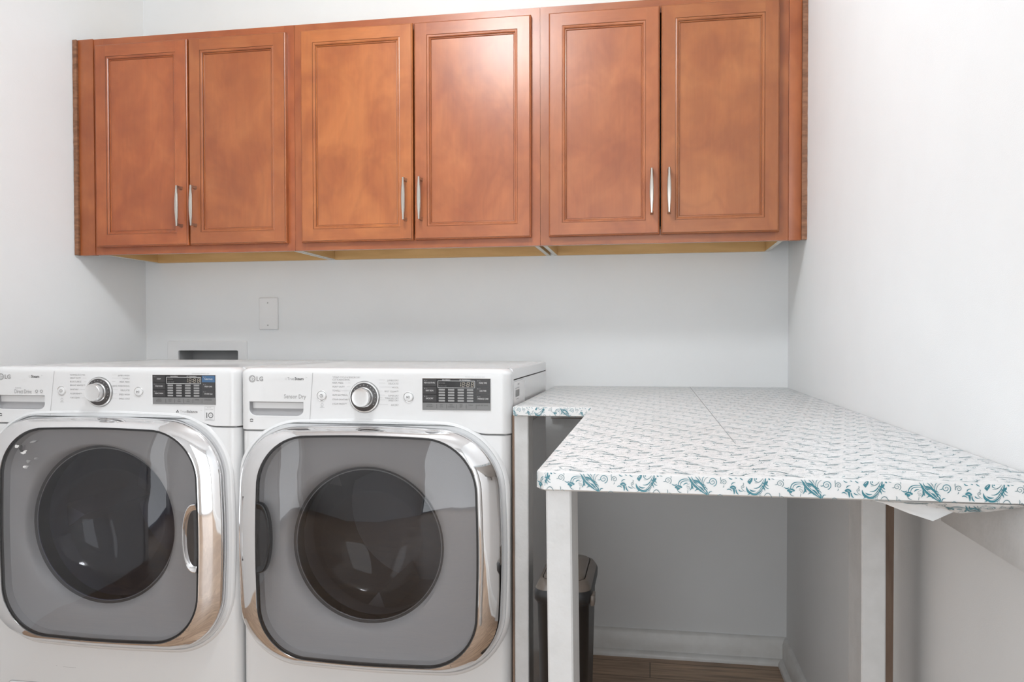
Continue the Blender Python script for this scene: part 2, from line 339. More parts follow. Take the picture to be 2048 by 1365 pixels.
make_cabinet(-.3265, .3856, (-.2985, .0272, .3585), -.3205, .374, 'right stained wood wall cabinet, above the patterned counter beside the right wall', [(.98, 1.02, 1.08, 1), (.95, 1.05, 1.02, 1), (.92, .95, .95, 1)], 0)
def filler(x0, x1, xs0, xs1, label):
    root = thing('filler_strip', label, 'trim strip', ((x0+x1)/2, Dc, ZB))
    mb = MB(); mb.box(x0, x1, Dc-.0035, Dc+.016, ZB-.001, ZT+.001, WV, .0012); part(mb, 'filler_board', root, color=(1, .98, .94, 1))
    mb = MB(); n = 40; rings = []
    for i in range(n+1):
        z = ZB+(ZT-ZB)*i/n; j = random.uniform(-.0006, .0006)
        rings.append([(xs0+(j if xs0 < -1 else 0), Dc-.0105, z), (xs1+(j if xs0 > -1 else 0), Dc-.0105, z), (xs1, Dc+.01, z), (xs0, Dc+.01, z)])
    mb.loft(rings, SCRIBE, True, True, True); o = part(mb, 'scribe_moulding', root, label='rough dark edge strip against the wall'); o.color = (1, 1, 1, 1)
filler(-1.8655, -1.8098, -1.8800, -1.8660, 'narrow vertical wood filler strip between left wall and left cabinet')
filler(.3858, .4205, .4207, .4350, 'narrow vertical wood filler strip between right cabinet and right wall')

# ------------------------------------------------------------------ appliances
def machine(kind):
    dry = kind == 'dryer'
    if dry: X0, X1 = -1.009, -.323
    else: X0, X1 = -1.7205, -1.0115
    W = X1-X0; TOP = .984 if dry else .9845
    lab = ('white front loading dryer beside the counter, silver rimmed door with pull at its left' if dry else
           'white front loading washing machine, leftmost, dark bluish window and pull at its right')
    root = thing('clothes_dryer' if dry else 'washing_machine', lab, 'dryer' if dry else 'washing machine', (X0+W/2, Dw, 0), 'laundry machines')
    BACK = Dw+.655 if dry else Dw+.72
    rc = .024; NC = 72
    zl = .829 if dry else .836; zh = .8485 if dry else .8555
    def sm(t): t = max(0, min(1, t)); return t*t*(3-2*t)
    def zbot(x):
        u = x-X0
        return zl+(zh-zl)*sm((u-.058)/.075)*sm((W-.058-u)/.085)
    def profile(ins=0.0, yb=BACK):
        P = []; r = rc
        P.append((X0+ins, yb)); P.append((X0+ins, min(yb-.004, Dw+r+.15)))
        for i in range(9):
            a = math.pi/2*i/8; P.append((X0+ins+(r-r*math.cos(a)), Dw+ins+(r-r*math.sin(a))))
        for i in range(1, NC): P.append((X0+ins+r+(W-2*ins-2*r)*i/NC, Dw+ins))
        for i in range(9):
            a = math.pi/2*(1-i/8); P.append((X1-ins-(r-r*math.cos(a)), Dw+ins+(r-r*math.sin(a))))
        P.append((X1-ins, min(yb-.004, Dw+r+.15))); P.append((X1-ins, yb)); return P
    # body shell
    def profU():
        P = profile(.002); out = []
        for i, (x, y) in enumerate(P):
            if i in (0, len(P)-1): out.append((x, y))
            elif i in (1, len(P)-2): out.append((x, Dw+.046))
            else: out.append((min(max(x, X0+.012), X1-.012), Dw+.0455 if (i == 2 or i == len(P)-3) else Dw+.014))
        return out
    mb = MB(); P = profile(.002); P3 = profile(.006); rows = []
    rows.append([(x, y, .02) for x, y in P3]); rows.append([(x, y, .024) for x, y in P])
    rows.append([(x, y, .4) for x, y in P])
    rows.append([(x, y, zbot(x)-.0035) for x, y in P]); rows.append([(x, y, zbot(x)-.0015) for x, y in P3]); rows.append([(x, y, zbot(x)-.0012) for x, y in profU()])
    rows.append([(x, y, TOP-.029) for x, y in profU()])
    hb = (-.684, .548, .207) if dry else (-1.402, .572, .221)
    rows.insert(3, [(x, y, hb[1]+hb[2]) for x, y in P]); rows[2] = [(x, y, hb[1]-hb[2]) for x, y in P]
    nP = len(P); vs = [p for r_ in rows for p in r_]; fs = []
    for i in range(len(rows)-1):
        for j in range(nP):
            k = (j+1) % nP
            if i == 2 and k and abs((P[j][0]+P[k][0])/2-hb[0]) < hb[2] and P[j][1] < Dw+.003: continue
            fs.append((i*nP+j, i*nP+k, (i+1)*nP+k, (i+1)*nP+j))
    fs.append(tuple(range(nP))[::-1]); fs.append(tuple((len(rows)-1)*nP+j for j in range(nP)))
    mb.add(vs, fs, WHITE); body = part(mb, 'body', root, smooth=40)
    for fx in (X0+.06, X1-.06):
        for fy in (Dw+.07, BACK-.07):
            mb = MB(); mb.loft([[(fx+.022*math.cos(a*math.pi/8), fy+.022*math.sin(a*math.pi/8), z) for a in range(16)] for z in (0, .021)], BLACKP, True, True, True); part(mb, 'foot', root)
    # side seam and lid
    mb = MB(); LY = Dw+.042; rows = []
    def lidprof(ins): return [(X0+.001+ins, LY), (X1-.001-ins, LY), (X1-.001-ins, BACK-ins), (X0+.001+ins, BACK-ins)]
    for ins, z in ((.004, TOP-.029), (0, TOP-.0275), (0, TOP-.008), (.0015, TOP-.003), (.006, TOP-.0005), (.012, TOP-.0002)): rows.append([(x, y, z) for x, y in lidprof(ins)])
    mb.loft(rows, WHITE, True, True, False)
    a = lidprof(.012); b = lidprof(.03); c = lidprof(.036)
    mb.loft([[(x, y, TOP-.0002) for x, y in a], [(x, y, TOP-.0002) for x, y in b], [(x, y, TOP-.003) for x, y in c]], WHITE, True, False, True)
    part(mb, 'lid', root, smooth=40)
    # control panel with hole for the pocket
    pk = (-.9827, -.839, .8643, .9003) if dry else (-1.700, -1.5545, .8712, .9095)
    mb = MB(); rows = []; zt = TOP-.016
    Pf = profile(0, Dw+.042); n0 = 11
    def fr(k, f): return [(x, y, zbot(x)+(f-zbot(x))*k) for x, y in Pf]
    rows.append([(x, y, zbot(x)+.003) for x, y in profile(.005, Dw+.042)]); rows.append([(x, y, zbot(x)+.0006) for x, y in profile(.0012, Dw+.042)])
    rows.append([(x, y, zbot(x)+.0018) for x, y in Pf])
    zr = [pk[2]-.004, pk[3]+.004, .93, .955]
    rows.append([(x, y, max(zr[0], zbot(x)+.002)) for x, y in Pf])
    for z in zr[1:]+[zt]: rows.append([(x, y, z) for x, y in Pf])
    hole_row = 3
    for k in range(1, 7):
        a = math.pi/2*k/6; rows.append([(x, y, zt+.0158*math.sin(a)) for x, y in profile(.0158*(1-math.cos(a)), Dw+.042)])
    rows.append([(X0+W*j/(len(Pf)-1), Dw+.042, zt+.0158) for j in range(len(Pf))])
    n = len(Pf); vs = [p for r_ in rows for p in r_]; fs = []
    hc = [j for j in range(n-1) if Pf[j][0] > pk[0]-.008 and Pf[j+1][0] < pk[1]+.010 and Pf[j][1] <= Dw+1e-6]
    # every column but the hole
    for i in range(len(rows)-1):
        for j in range(n-1):
            if i == hole_row and j in hc: continue
            fs.append((i*n+j, i*n+j+1, (i+1)*n+j+1, (i+1)*n+j))
    mb.add(vs, fs, WHITE); panel = part(mb, 'control_panel', root, smooth=40)
    hx0, hx1 = Pf[hc[0]][0], Pf[hc[-1]+1][0]; hz0, hz1 = zr[0], zr[1]
    # pocket
    mb = MB(); N = 12
    def pocket_outline(x0, x1, z0, z1, r):
        pts = []
        for (cx, cz, a0, rad) in ((x1-.001, z1-.001, 0, .001), (x0+.001, z1-.001, 90, .001), (x0+r, z0+r*.8, 180, r), (x1-r, z0+r*.8, 270, r)):
            for i in range(N+1):
                a = math.radians(a0+90*i/N); pts.append((cx+rad*math.cos(a), cz+rad*(1 if rad < .002 else .8)*math.sin(a)))
        return pts
    outer = pocket_outline(hx0, hx1, hz0, hz1, .0005)
    inn = pocket_outline(pk[0], pk[1], pk[2], pk[3], .02); in2 = pocket_outline(pk[0]+.001, pk[1]-.001, pk[2]+.001, pk[3]-.001, .019)
    in3 = pocket_outline(pk[0]+.004, pk[1]-.004, pk[2]+.003, pk[3]-.005, .018)
    mb.loft([at(outer, Dw), at(inn, Dw), at(in2, Dw+.0012)], WHITE)
    zc = (pk[2]+pk[3])/2
    mb.loft([at(in2, Dw+.0012), [(x, Dw+.004+.020*max(0, (z-pk[2])/(pk[3]-pk[2])), z) for x, z in in3]], POCKET, True, False, True)
    part(mb, 'dispenser_pocket' if not dry else 'finger_pocket', root, label='grey recessed pull pocket in the control panel', smooth=30)
    # seams of the dispenser drawer
    yp = Dw-.0004
    mb = MB(); xa, xb = (-.815, -.8236) if dry else (-1.5262, -1.5398)
    mb.add([(xa, yp, TOP-.012), (xa+.0012, yp, TOP-.012), (xb+.0012, yp, zh+.001), (xb, yp, zh+.001)], [(0, 1, 2, 3)], PRL)
    part(mb, 'drawer_seam', root, smooth=0)
    # logo
    mb = MB(); lx, lz = (-.9735, .9562) if dry else (-1.6835, .957)
    mb.loft([at(circ(lx, lz, .0088, 40), yp), at(circ(lx, lz, .0076, 40), yp)], PRG)
    arc = lambda r0, r1, a0, a1, k=20: mb.loft([[(lx+r*math.cos(math.radians(a0+(a1-a0)*i/k)), yp, lz+r*math.sin(math.radians(a0+(a1-a0)*i/k))) for i in range(k+1)] for r in (r0, r1)], PRG, False)
    arc(.0054, .0068, 90, 360); rect(mb, lx+.001, lx+.0066, lz-.0006, lz+.0006, yp, PRG)
    mb.add([(lx, yp, lz+.0076), (lx+.0076, yp, lz+.0010), (lx+.0052, yp, lz+.0056)], [(0, 1, 2)], PRG)
    rect(mb, lx-.0008, lx+.0003, lz-.003, lz+.0035, yp, PRG); rect(mb, lx-.0008, lx+.0018, lz-.003, lz-.002, yp, PRG); mb.loft([at(circ(lx-.0033, lz+.0022, .0009, 10), yp)], PRG, True, True)
    text(mb, 'LG', .0155, lx+.0108, yp, lz-.0052, PRG, bold=.0005, sx=.98)
    part(mb, 'logo', root, label='grey round logo with LG lettering', smooth=0)
    # lettering
    L = MB(); y2z = lambda px: (.9147+(794-px)*.00121) if dry else (.9200+(784-px)*.00128)
    def T(s, size, x, z, m=PRG, al='LEFT', line=None, **k):
        q = MB(); text(q, s, size, x, yp, z, m, al, **k)
        if line: rect(q, *line, yp, PRL)
        part(q, 'lettering', root, smooth=0)
    if dry:
        L.loft([at(circ(-.884, .9565, .0026, 12), yp), at(circ(-.884, .9565, .0021, 12), yp)], PRL)
        T('True', .0095, -.8805, .9540, PRG, sx=.95); T('Steam', .0095, -.8615, .9540, PRD, bold=.0002); T('TM', .0032, -.8335, .9588, PRL)
        T('Sensor Dry', .0145, -.8900, .9085, PRG, sx=.86)
        left = [('*STEAM CYCLE & SENSOR DRY', 757), ('COTTON/NORMAL', 762), ('PERM. PRESS', 768.3), ('HEAVY DUTY', 776), ('TOWELS', 784), ('ANTI BACTERIAL', 793), ('STEAM SANITARY™', 801.6), ('STEAM FRESH™', 810.6)]
        right = [('JUMBO DRY', 762.6), ('DELICATES', 769), ('WOOL', 776.6), ('SPOT CLEAN™', 784.6), ('SUPER DRY', 793), ('*MANUAL DRY', 798), ('SPEED DRY', 802.6), ('AIR DRY', 811.6)]
        xl, xr_, cx, cz = -.7640, -.5960, -.6820, .9138
    else:
        L.loft([at(circ(-1.5975, .9575, .0026, 12), yp), at(circ(-1.5975, .9575, .0021, 12), yp)], PRL)
        T('Steam', .0098, -1.5935, .9550, PRD, bold=.0002); T('TM', .0032, -1.5645, .9595, PRL)
        T('INVERTER', .0042, -1.6420, .9262, PRL); T('Direct Drive', .0155, -1.6440, .9135, PRG, sx=.64)
        for ix in (-1.578, -1.564):
            L.loft([at(circ(ix, .9195, .0042, 18), yp), at(circ(ix, .9195, .0026, 18), yp)], PRG); rect(L, ix-.004, ix+.004, .9122, .9128, yp, PRL)
        left = [('NORMAL/ECO MIX', 752), ('HEAVY DUTY', 758.5), ('BULKY/LARGE', 765.6), ('BRIGHT WHITES™', 773), ('SANITARY', 781.5), ('ALLERGIENE™', 789.7), ('TUB CLEAN', 798)]
        right = [('JUMBO WASH', 752.5), ('TOWELS', 758.6), ('PERM. PRESS', 765.6), ('HAND WASH/WOOL', 773.6), ('DELICATES', 782), ('SPEED WASH', 790.6), ('SMALL LOAD', 799)]
        xl, xr_, cx, cz = -1.4800, -1.3095, -1.3962, .9192
        T('True', .0098, -1.1700, .8690, PRL, sx=.95); T('Balance', .0098, -1.1515, .8690, PRG, bold=.0003); T('TM', .003, -1.1140, .8745, PRL)
        for a in (90, 210, 330): L.loft([at(circ(-1.1770+.0024*math.cos(math.radians(a)), .8722+.0024*math.sin(math.radians(a)), .0017, 10), yp)], PRD, True, True)
        T('Anti-vibration system', .003, -1.1690, .8645, PRL)
        # ten year badge
        bx0, bx1, bz0, bz1 = -1.1020, -1.0760, .8505, .8860; L0 = L; L = MB()
        for q in ((bx0, bx1, bz0, bz0+.0006), (bx0, bx1, bz1-.0006, bz1), (bx0, bx0+.0006, bz0, bz1), (bx1-.0006, bx1, bz0, bz1)): rect(L, *q, yp, PRL)
        rect(L, bx0+.0045, bx0+.0065, .8570, .8705, yp, PRD)
        L.loft([at(circ(bx0+.0160, .8638, .0068, 28), yp), at(circ(bx0+.0160, .8638, .0052, 28), yp)], PRD)
        T('YEAR', .003, bx0+.0123, .8628, PRG); T('WARRANTY', .0038, bx0+.0024, .8523, PRL); T('DIRECT DRIVE', .0033, bx0+.0018, .8775, PRL); T('MOTOR', .003, bx0+.0065, .8820, PRL); part(L, 'warranty_badge', root, smooth=0, label='small framed badge with a big 10'); L = L0
    for s, py in left:
        z = y2z(py); wdt = len(s)*.0034
        T(s, .0058, xl, z, PRG, sx=.9, line=(xl+wdt+.003, cx-.036, z+.0018, z+.0022) if xl+wdt < cx-.042 and not s.startswith('*') else None)
    for s, py in right:
        z = y2z(py); wdt = len(s)*.0034
        T(s, .0058, xr_, z, PRG, 'RIGHT', sx=.9, line=(cx+.037, xr_-wdt-.003, z+.0030, z+.0034) if cx+.040 < xr_-wdt-.004 else None)
    part(L, 'printed_mark', root, label='small printed symbols', smooth=0)
    # swirl icon low on the panel
    mb = MB(); ix, iz = (-.9770, .8530) if dry else (-1.6870, .857)
    for s_ in (0, 180):
        pts = [(math.radians(a+s_), .0052) for a in range(20, 170, 15)]
        mb.loft([[(ix+(.0052-.0022*k)*math.cos(a)+.001, yp, iz+(.0040-.002*k)*math.sin(a)) for a, _ in pts] for k in (0, 1)], PRD, False)
    part(mb, 'swirl_mark', root, smooth=0)
    # dial
    cy = Dw
    mb = MB(); disc(mb, cx, cz, cy, [(.0392, .0002), (.0390, .0004), (.0386, .0004)], PRG, 64); part(mb, 'dial_outline', root, smooth=0)
    mb = MB(); disc(mb, cx, cz, cy, [(.0372, 0), (.0372, .003), (.0362, .0042), (.0345, .0044), (.0338, .0036)], SATIN, 64)
    disc(mb, cx, cz, cy, [(.0338, .0037), (.025, .0058), (.020, .006)], DIAL, 64)
    for k in range(15):
        a = math.radians(-35+k*17.8); x_, z_ = cx+.0295*math.cos(a), cz+.0295*math.sin(a); mb.loft([at(circ(x_, z_, .0011, 8), cy-.0054)], PRL, True, True)
    part(mb, 'dial_base', root, label='dark ring with silver rim', smooth=35)
    mb = MB(); disc(mb, cx, cz, cy-.005, [(.0245, 0), (.0245, .004), (.0235, .0055), (.0228, .006), (.0228, .0195), (.0222, .0225), (.0208, .0242), (.0195, .0240), (.012, .0236)], SATIN, 56)
    part(mb, 'knob', root, label='silver cycle selector knob', smooth=30)
    # round buttons
    for k, bx in enumerate(((-.7915, -.5715) if dry else (-1.5045, -1.2845))):
        bz = (.9160 if k == 0 else .9150) if dry else (.9215 if k == 0 else .9210)
        mb = MB(); disc(mb, bx, bz, cy, [(.0128, 0), (.0128, .0012), (.0122, .0018), (.0116, .0014), (.0108, .0004)], SATIN, 36); disc(mb, bx, bz, cy, [(.0108, .0004), (.0100, .0022), (.009, .0026)], WHITE, 36)
        yy = cy-.0030
        if k == 0:
            mb.loft([at(circ(bx, bz, .0040, 24), yy), at(circ(bx, bz, .0033, 24), yy)], PRD); rect(mb, bx-.0004, bx+.0004, bz-.002, bz+.002, yy, PRD)
        else:
            mb.add([(bx-.0040, yy, bz-.0030), (bx-.0006, yy, bz), (bx-.0040, yy, bz+.0030)], [(0, 1, 2)], PRD); rect(mb, bx+.0006, bx+.0013, bz-.003, bz+.003, yy, PRD); rect(mb, bx+.0026, bx+.0033, bz-.003, bz+.003, yy, PRD)
        part(mb, 'button', root, label='round power button' if k == 0 else 'round start and pause button', smooth=30)
    mb = MB(); bx = -.7915 if dry else -1.5050; bz = .8925 if dry else .8975
    mb.loft([at(circ(bx+.001, bz+.0015, .0036, 16), yp), at(circ(bx+.001, bz+.0015, .0029, 16), yp)], PRL); rect(mb, bx-.005, bx+.007, bz-.0055, bz-.0049, yp, PRL); rect(mb, bx-.003, bx+.004, bz-.0038, bz-.0032, yp, PRL)
    part(mb, 'energy_mark', root, smooth=0)
    # display
    dx0, dx1, dz0, dz1 = (-.5367, -.3711, .8852, .9598) if dry else (-1.2454, -1.0722, .8905, .9640)
    root_d = None
    mb = MB()
    mb.loft([[(dx0-.0012, Dw, dz0-.0012), (dx1+.0012, Dw, dz0-.0012), (dx1+.0012, Dw, dz1+.0012), (dx0-.0012, Dw, dz1+.0012)], [(dx0-.0008, Dw-.0015, dz0-.0008), (dx1+.0008, Dw-.0015, dz0-.0008), (dx1+.0008, Dw-.0015, dz1+.0008), (dx0-.0008, Dw-.0015, dz1+.0008)],
        [(dx0, Dw-.0012, dz0), (dx1, Dw-.0012, dz0), (dx1, Dw-.0012, dz1), (dx0, Dw-.0012, dz1)]], SATIN, True, False, False)
    rect(mb, dx0, dx1, dz0, dz1, Dw-.0011, DISP); disp = part(mb, 'display', root, label='dark display with 18:88 digits', smooth=0)
    u = lambda t: dx0+(dx1-dx0)*t; v = lambda t: dz1-(dz1-dz0)*t
    y1, y2_, y3 = Dw-.0016, Dw-.0020, Dw-.0024
    lt = (['REDUCE STATIC', 'EASY IRON', 'RACK DRY'], ['MORE TIME', 'LESS TIME', 'WRINKLE CARE']) if dry else (['STEAM', 'COLD WASH', 'DELAY WASH'], ['TURBOWASH', 'FRESH CARE', 'WATER PLUS'])
    for c_, (a, b) in enumerate(((.008, .208), (.792, .992))):
        for r_ in range(3):
            mb = MB(); m = BLUE if (not dry and c_ == 1 and r_ == 0) else DISPB; z1_, z0_ = v(.012+r_*.2515), v(.235+r_*.2515)
            mb.box(u(a), u(b), y1, Dw-.001, z0_, z1_, m); text(mb, lt[c_][r_], .0052, u((a+b)/2), y1-.0002, (z0_+z1_)/2-.0022, LCDW, 'CENTER', sx=.72)
            text(mb, '● ON', .0028, u(a)+.003, y1-.0002, z1_-.0048, BARS)
            part(mb, 'display_button', root, parent=disp, smooth=0)
    mb = MB(); mb.box(u(.004), u(.996), y1, Dw-.001, v(.992), v(.768), DISPG)
    for k, s in enumerate(['CUSTOM\nPROGRAM', 'DRY\nLEVEL', 'TEMP.\nCONTROL', 'TIME\nDRY', 'SIGNAL', 'DAMP DRY SIGNAL'] if dry else ['CUSTOM\nPROGRAM', 'WASH\nTEMP', 'SPIN\nSPEED', 'SOIL\nLEVEL', 'SIGNAL', 'EXTRA RINSE']):
        c_ = (.105, .283, .427, .572, .715, .885)[k]; text(mb, s, .0044, u(c_), y1-.0002, v(.855), PRD, 'CENTER', sx=.75)
        if k: xx = (.213, .357, .5, .645, .79)[k-1]; rect(mb, u(xx), u(xx)+.0005, v(.95), v(.81), y1-.0002, DISP)
    part(mb, 'option_strip', root, parent=disp, smooth=0)
    mb = MB()
    X0_, X1_, Z1_, Z0_ = u(.228), u(.775), v(.065), v(.295); e = .0009
    for q in ((X0_, X1_, Z0_, Z0_+e), (X0_, X1_, Z1_-e, Z1_), (X0_, X0_+e, Z0_, Z1_), (X1_-e, X1_, Z0_, Z1_)): rect(mb, *q, y1, LCDW)
    text(mb, 'PROCESSING', .0034, u(.295), y1, v(.055), LCDW); text(mb, 'EST. TIME REMAINING', .0034, u(.55), y1, v(.055), LCDW, sx=.8)
    # segment digits
    def seg(cx_, cz_, h, w_, ch):
        on = {'8': 'abcdefg', '1': 'bc'}[ch]; t_ = .0008; sh = lambda x, z: (x+(z-cz_)*.12, y1, z)
        S = {'a': (-w_, w_, h, h), 'd': (-w_, w_, -h, -h), 'g': (-w_, w_, 0, 0), 'b': (w_, w_, 0, h), 'c': (w_, w_, -h, 0), 'f': (-w_, -w_, 0, h), 'e': (-w_, -w_, -h, 0)}
        for k in on:
            a, b, c0, d0 = S[k]
            if a == b: q = [(a-t_/2, c0+.0005), (a+t_/2, c0+.0005), (a+t_/2, d0-.0005), (a-t_/2, d0-.0005)]
            else: q = [(a+.0006, c0-t_/2), (b-.0006, c0-t_/2), (b-.0006, c0+t_/2), (a+.0006, c0+t_/2)]
            mb.add([sh(cx_+x, cz_+z) for x, z in q], [(0, 1, 2, 3)], AMBER)
    zc_ = (Z0_+Z1_)/2
    for xx, ch in ((.55, '1'), (.605, '8'), (.675, '8'), (.738, '8')): seg(u(xx), zc_, .0052, .0027, ch)
    for dz_ in (-.0025, .0025): mb.loft([at(circ(u(.64), zc_+dz_, .0006, 8), y1)], AMBER, True, True)
    text(mb, 'ESTIMATED', .003, u(.245), y1, zc_+.002, BARS); text(mb, 'SENSING  DRY' if dry else 'WASH  RINSE', .003, u(.245), y1, zc_-.005, BARS)
    for r_ in range(5):
        for c_ in range(4):
            cx_ = u((.289, .427, .568, .705)[c_]); cz_ = v(.352+r_*.0875)
            mb.loft([at(rr(cx_, cz_, .0078, .0021, .0012, 3), y1)], BARS, True, True)
    part(mb, 'readout', root, parent=disp, smooth=0)
    L = MB(); text(L, 'Multi-sensor system, see manual for details', .0034, u(.63), yp, dz1+.0035, PRL, sx=.8); part(L, 'small_print', root, smooth=0)
    # ------------------------------------------------ door
    if dry: ox0, ox1, oz0, oz1 = -.998, -.3441, .2638, .8416; wx0, wx1, wz0, wz1 = -.9395, -.3953, .2824, .8217; bc = (-.684, .5480, .193)
    else: ox0, ox1, oz0, oz1 = -1.7135, -1.0447, .2745, .8525; wx0, wx1, wz0, wz1 = -1.6469, -1.0985, .2962, .8288; bc = (-1.402, .5720, .207)
    oc = ((ox0+ox1)/2, (oz0+oz1)/2, (ox1-ox0)/2, (oz1-oz0)/2); wc = ((wx0+wx1)/2, (wz0+wz1)/2, (wx1-wx0)/2, (wz1-wz0)/2)
    def O(d, y, r=.150): return at(rr(oc[0], oc[1], oc[2]+d, oc[3]+d, r+d, 14, .004), y)
    def Wd(d, y, r=.128): return at(rr(wc[0], wc[1], wc[2]+d, wc[3]+d, r+d, 14, .003), y)
    mb = MB(); g = min(.017, X1-ox1-.002)
    def clampx(ring): return [(max(X0+.002, min(X1-.002, x)), y, z) for x, y, z in ring]
    mb.loft([clampx(O(.0185, Dw+.003)), clampx(O(.0160, Dw+.0003)), clampx(O(.0125, Dw-.0020)), clampx(O(.0095, Dw-.0022)), clampx(O(.0075, Dw+.002)), clampx(O(.0065, Dw+.03))], WHITE)
    part(mb, 'door_surround', root, label='raised white lip around the door', smooth=50)
    mb = MB(); mb.loft([O(.0, Dw+.01), O(.0, Dw-.018), O(-.001, Dw-.0235), O(-.004, Dw-.027)], CHROME)
    Ns = 6
    rings = []
    A = O(-.004, Dw-.027); B = Wd(.004, Dw-.047)
    for k in range(Ns+1):
        t = k/Ns; rings.append([(a[0]*(1-t)+b[0]*t, a[1]*(1-t)+b[1]*t-.003*math.sin(math.pi*t), a[2]*(1-t)+b[2]*t) for a, b in zip(A, B)])
    mb.loft(rings, CHROME); mb.loft([B, Wd(.002, Dw-.048), Wd(.0012, Dw-.046)], CHROME)
    door = part(mb, 'door', root, label='chrome rimmed door', smooth=60)
    mb = MB(); mb.loft([Wd(.0012, Dw-.0465), Wd(-.0035, Dw-.0465)], BLACKP); part(mb, 'gasket', root, parent=door, smooth=0)
    # glass window, slightly domed
    nW = len(Wd(0, 0)); rings = []
    for k in range(9):
        t = k/8; s = 1-t*.98
        rings.append([(wc[0]+(x-wc[0])*s, Dw-.0462-.010*(1-s*s)-.007*(1-s**9), wc[1]+(z-wc[1])*s) for x, y, z in Wd(-.0035, 0)])
    mb = MB(); mb.loft(rings, GLASS, True, False, True); part(mb, 'window', root, parent=door, smooth=60, label='tinted curved window pane')
    # liner funnel
    ci = []
    for (x, y, z) in Wd(-.004, 0):
        a = math.atan2(z-wc[1], x-wc[0]); ci.append((bc[0]+bc[2]*math.cos(a), bc[1]+bc[2]*math.sin(a)))
    mb = MB(); Lr = []
    base = Wd(-.004, Dw-.040)
    for t, yy in ((0, Dw-.040), (.03, Dw-.020), (.35, Dw-.012), (.8, Dw-.006), (.94, Dw+.002), (1, Dw+.022)):
        Lr.append([(b[0]*(1-t)+c[0]*t, yy, b[2]*(1-t)+c[1]*t) for b, c in zip(base, ci)])
    mb.loft(Lr, LINER); mb.loft([[(x, Dw+.022, z) for x, z in ci], [(bc[0]+(x-bc[0])*.96, Dw+.028, bc[1]+(z-bc[1])*.96) for x, z in ci]], SEAL)
    part(mb, 'door_liner', root, parent=door, smooth=45, label='grey inner door plate')
    # bowl and drum
    mb = MB(); BR = []
    for r_, dy in ((.96, .024), (.9, .05), (.8, .085), (.68, .11), (.5, .128), (.25, .136), (.02, .138)):
        BR.append(at(circ(bc[0], bc[1]+(-.012*(1-r_)), bc[2]*r_, 64), Dw+dy))
    mb.loft(BR, BOWL if dry else BOWLB, True, False, True); part(mb, 'glass_bowl', root, parent=door, smooth=60)
    mb = MB(); dr = bc[2]*1.2
    mb.loft([at(circ(bc[0], bc[1], bc[2]*.97, 64), Dw+.07), at(circ(bc[0], bc[1], bc[2]*1.02, 64), Dw+.15), at(circ(bc[0], bc[1], dr, 64), Dw+.17), at(circ(bc[0], bc[1], dr, 64), Dw+.52), at(circ(bc[0], bc[1], dr*.3, 64), Dw+.55), at(circ(bc[0], bc[1], .01, 64), Dw+.55)], DRUM, True)
    for k in range(3):
        a = math.radians(20+120*k+(0 if dry else 45)); ux, uz = math.cos(a), math.sin(a); px_, pz_ = -uz, ux
        mb.loft([[(bc[0]+ux*(dr-.001)+px_*.035, y, bc[1]+uz*(dr-.001)+pz_*.035), (bc[0]+ux*(dr-.06), y, bc[1]+uz*(dr-.06)), (bc[0]+ux*(dr-.001)-px_*.035, y, bc[1]+uz*(dr-.001)-pz_*.035)] for y in (Dw+.19, Dw+.5)], LINER, True, True, True)
    part(mb, 'drum', root, smooth=40, label='dark metal drum inside')
    mb = MB(); nr = 72; rr0 = bc[2]*.965
    mb.loft([[(bc[0]+(rr0+dr_)*math.cos(2*math.pi*i/nr), Dw+.026+dy_, bc[1]+(rr0+dr_)*math.sin(2*math.pi*i/nr)) for i in range(nr)] for dr_, dy_ in ((.0012, 0), (0, -.0014), (-.0014, 0), (0, .0014), (.0012, 0))], POCKET)
    part(mb, 'bowl_glint_ring', root, parent=door, smooth=60)  # silver ring added to imitate the highlight around the bowl
    if not dry:
        mb = MB(); yy = Dw-.0555
        for px_, pz_, rx_, rz_, mm in ((-1.5907, .7824, .006, .0035, LCDW), (-1.5770, .7760, .0045, .0100, PRD), (-1.5692, .7675, .0075, .0045, LCDW), (-1.5552, .7424, .0060, .0075, PRG), (-1.5650, .7300, .0070, .0045, LCDW), (-1.5429, .7949, .0090, .0022, PRG), (-1.5340, .7520, .0060, .0035, PRG)):
            k_ = random.random()*6; mb.loft([[(px_+rx_*(1+.35*math.sin(3*a+k_)+.2*math.sin(5*a))*math.cos(a)-(.3*rz_*math.sin(a)), yy, pz_+rz_*(1+.35*math.cos(2*a+k_))*math.sin(a)+.35*rx_*math.cos(a)) for a in [2*math.pi*i/18 for i in range(18)]]], mm, True, True)
            yy -= .00015
        part(mb, 'film_scraps', root, parent=door, smooth=0, label='torn scraps of film on the window corner')
    # handle pocket
    if dry: hx, hz, s = wx0+.0005, .573, 1
    else: hx, hz, s = wx1-.0005, .565, -1
    mb = MB(); K = 20
    def lens(w_, h_, y): return [(hx+s*w_*math.sin(math.pi*i/K)**.7, y, hz+h_*math.cos(math.pi*i/K)) for i in range(K+1)]
    gy = lambda x: Dw-.049
    hm = BLACKP if dry else CHROME
    mb.loft([lens(.0355, .085, Dw-.0535), lens(.0335, .083, Dw-.0545), lens(.0315, .080, Dw-.052), lens(.026, .070, Dw-.048)], hm, False)
    mb.loft([lens(.026, .070, Dw-.048), lens(.001, .05, Dw-.0475)], BLACKP if dry else SEAL, False)
    mb.loft([lens(.0355, .085, Dw-.0535), lens(.0365, .087, Dw-.040)], hm, False)
    part(mb, 'door_handle', root, parent=door, smooth=50, label='curved pull at the edge of the window')
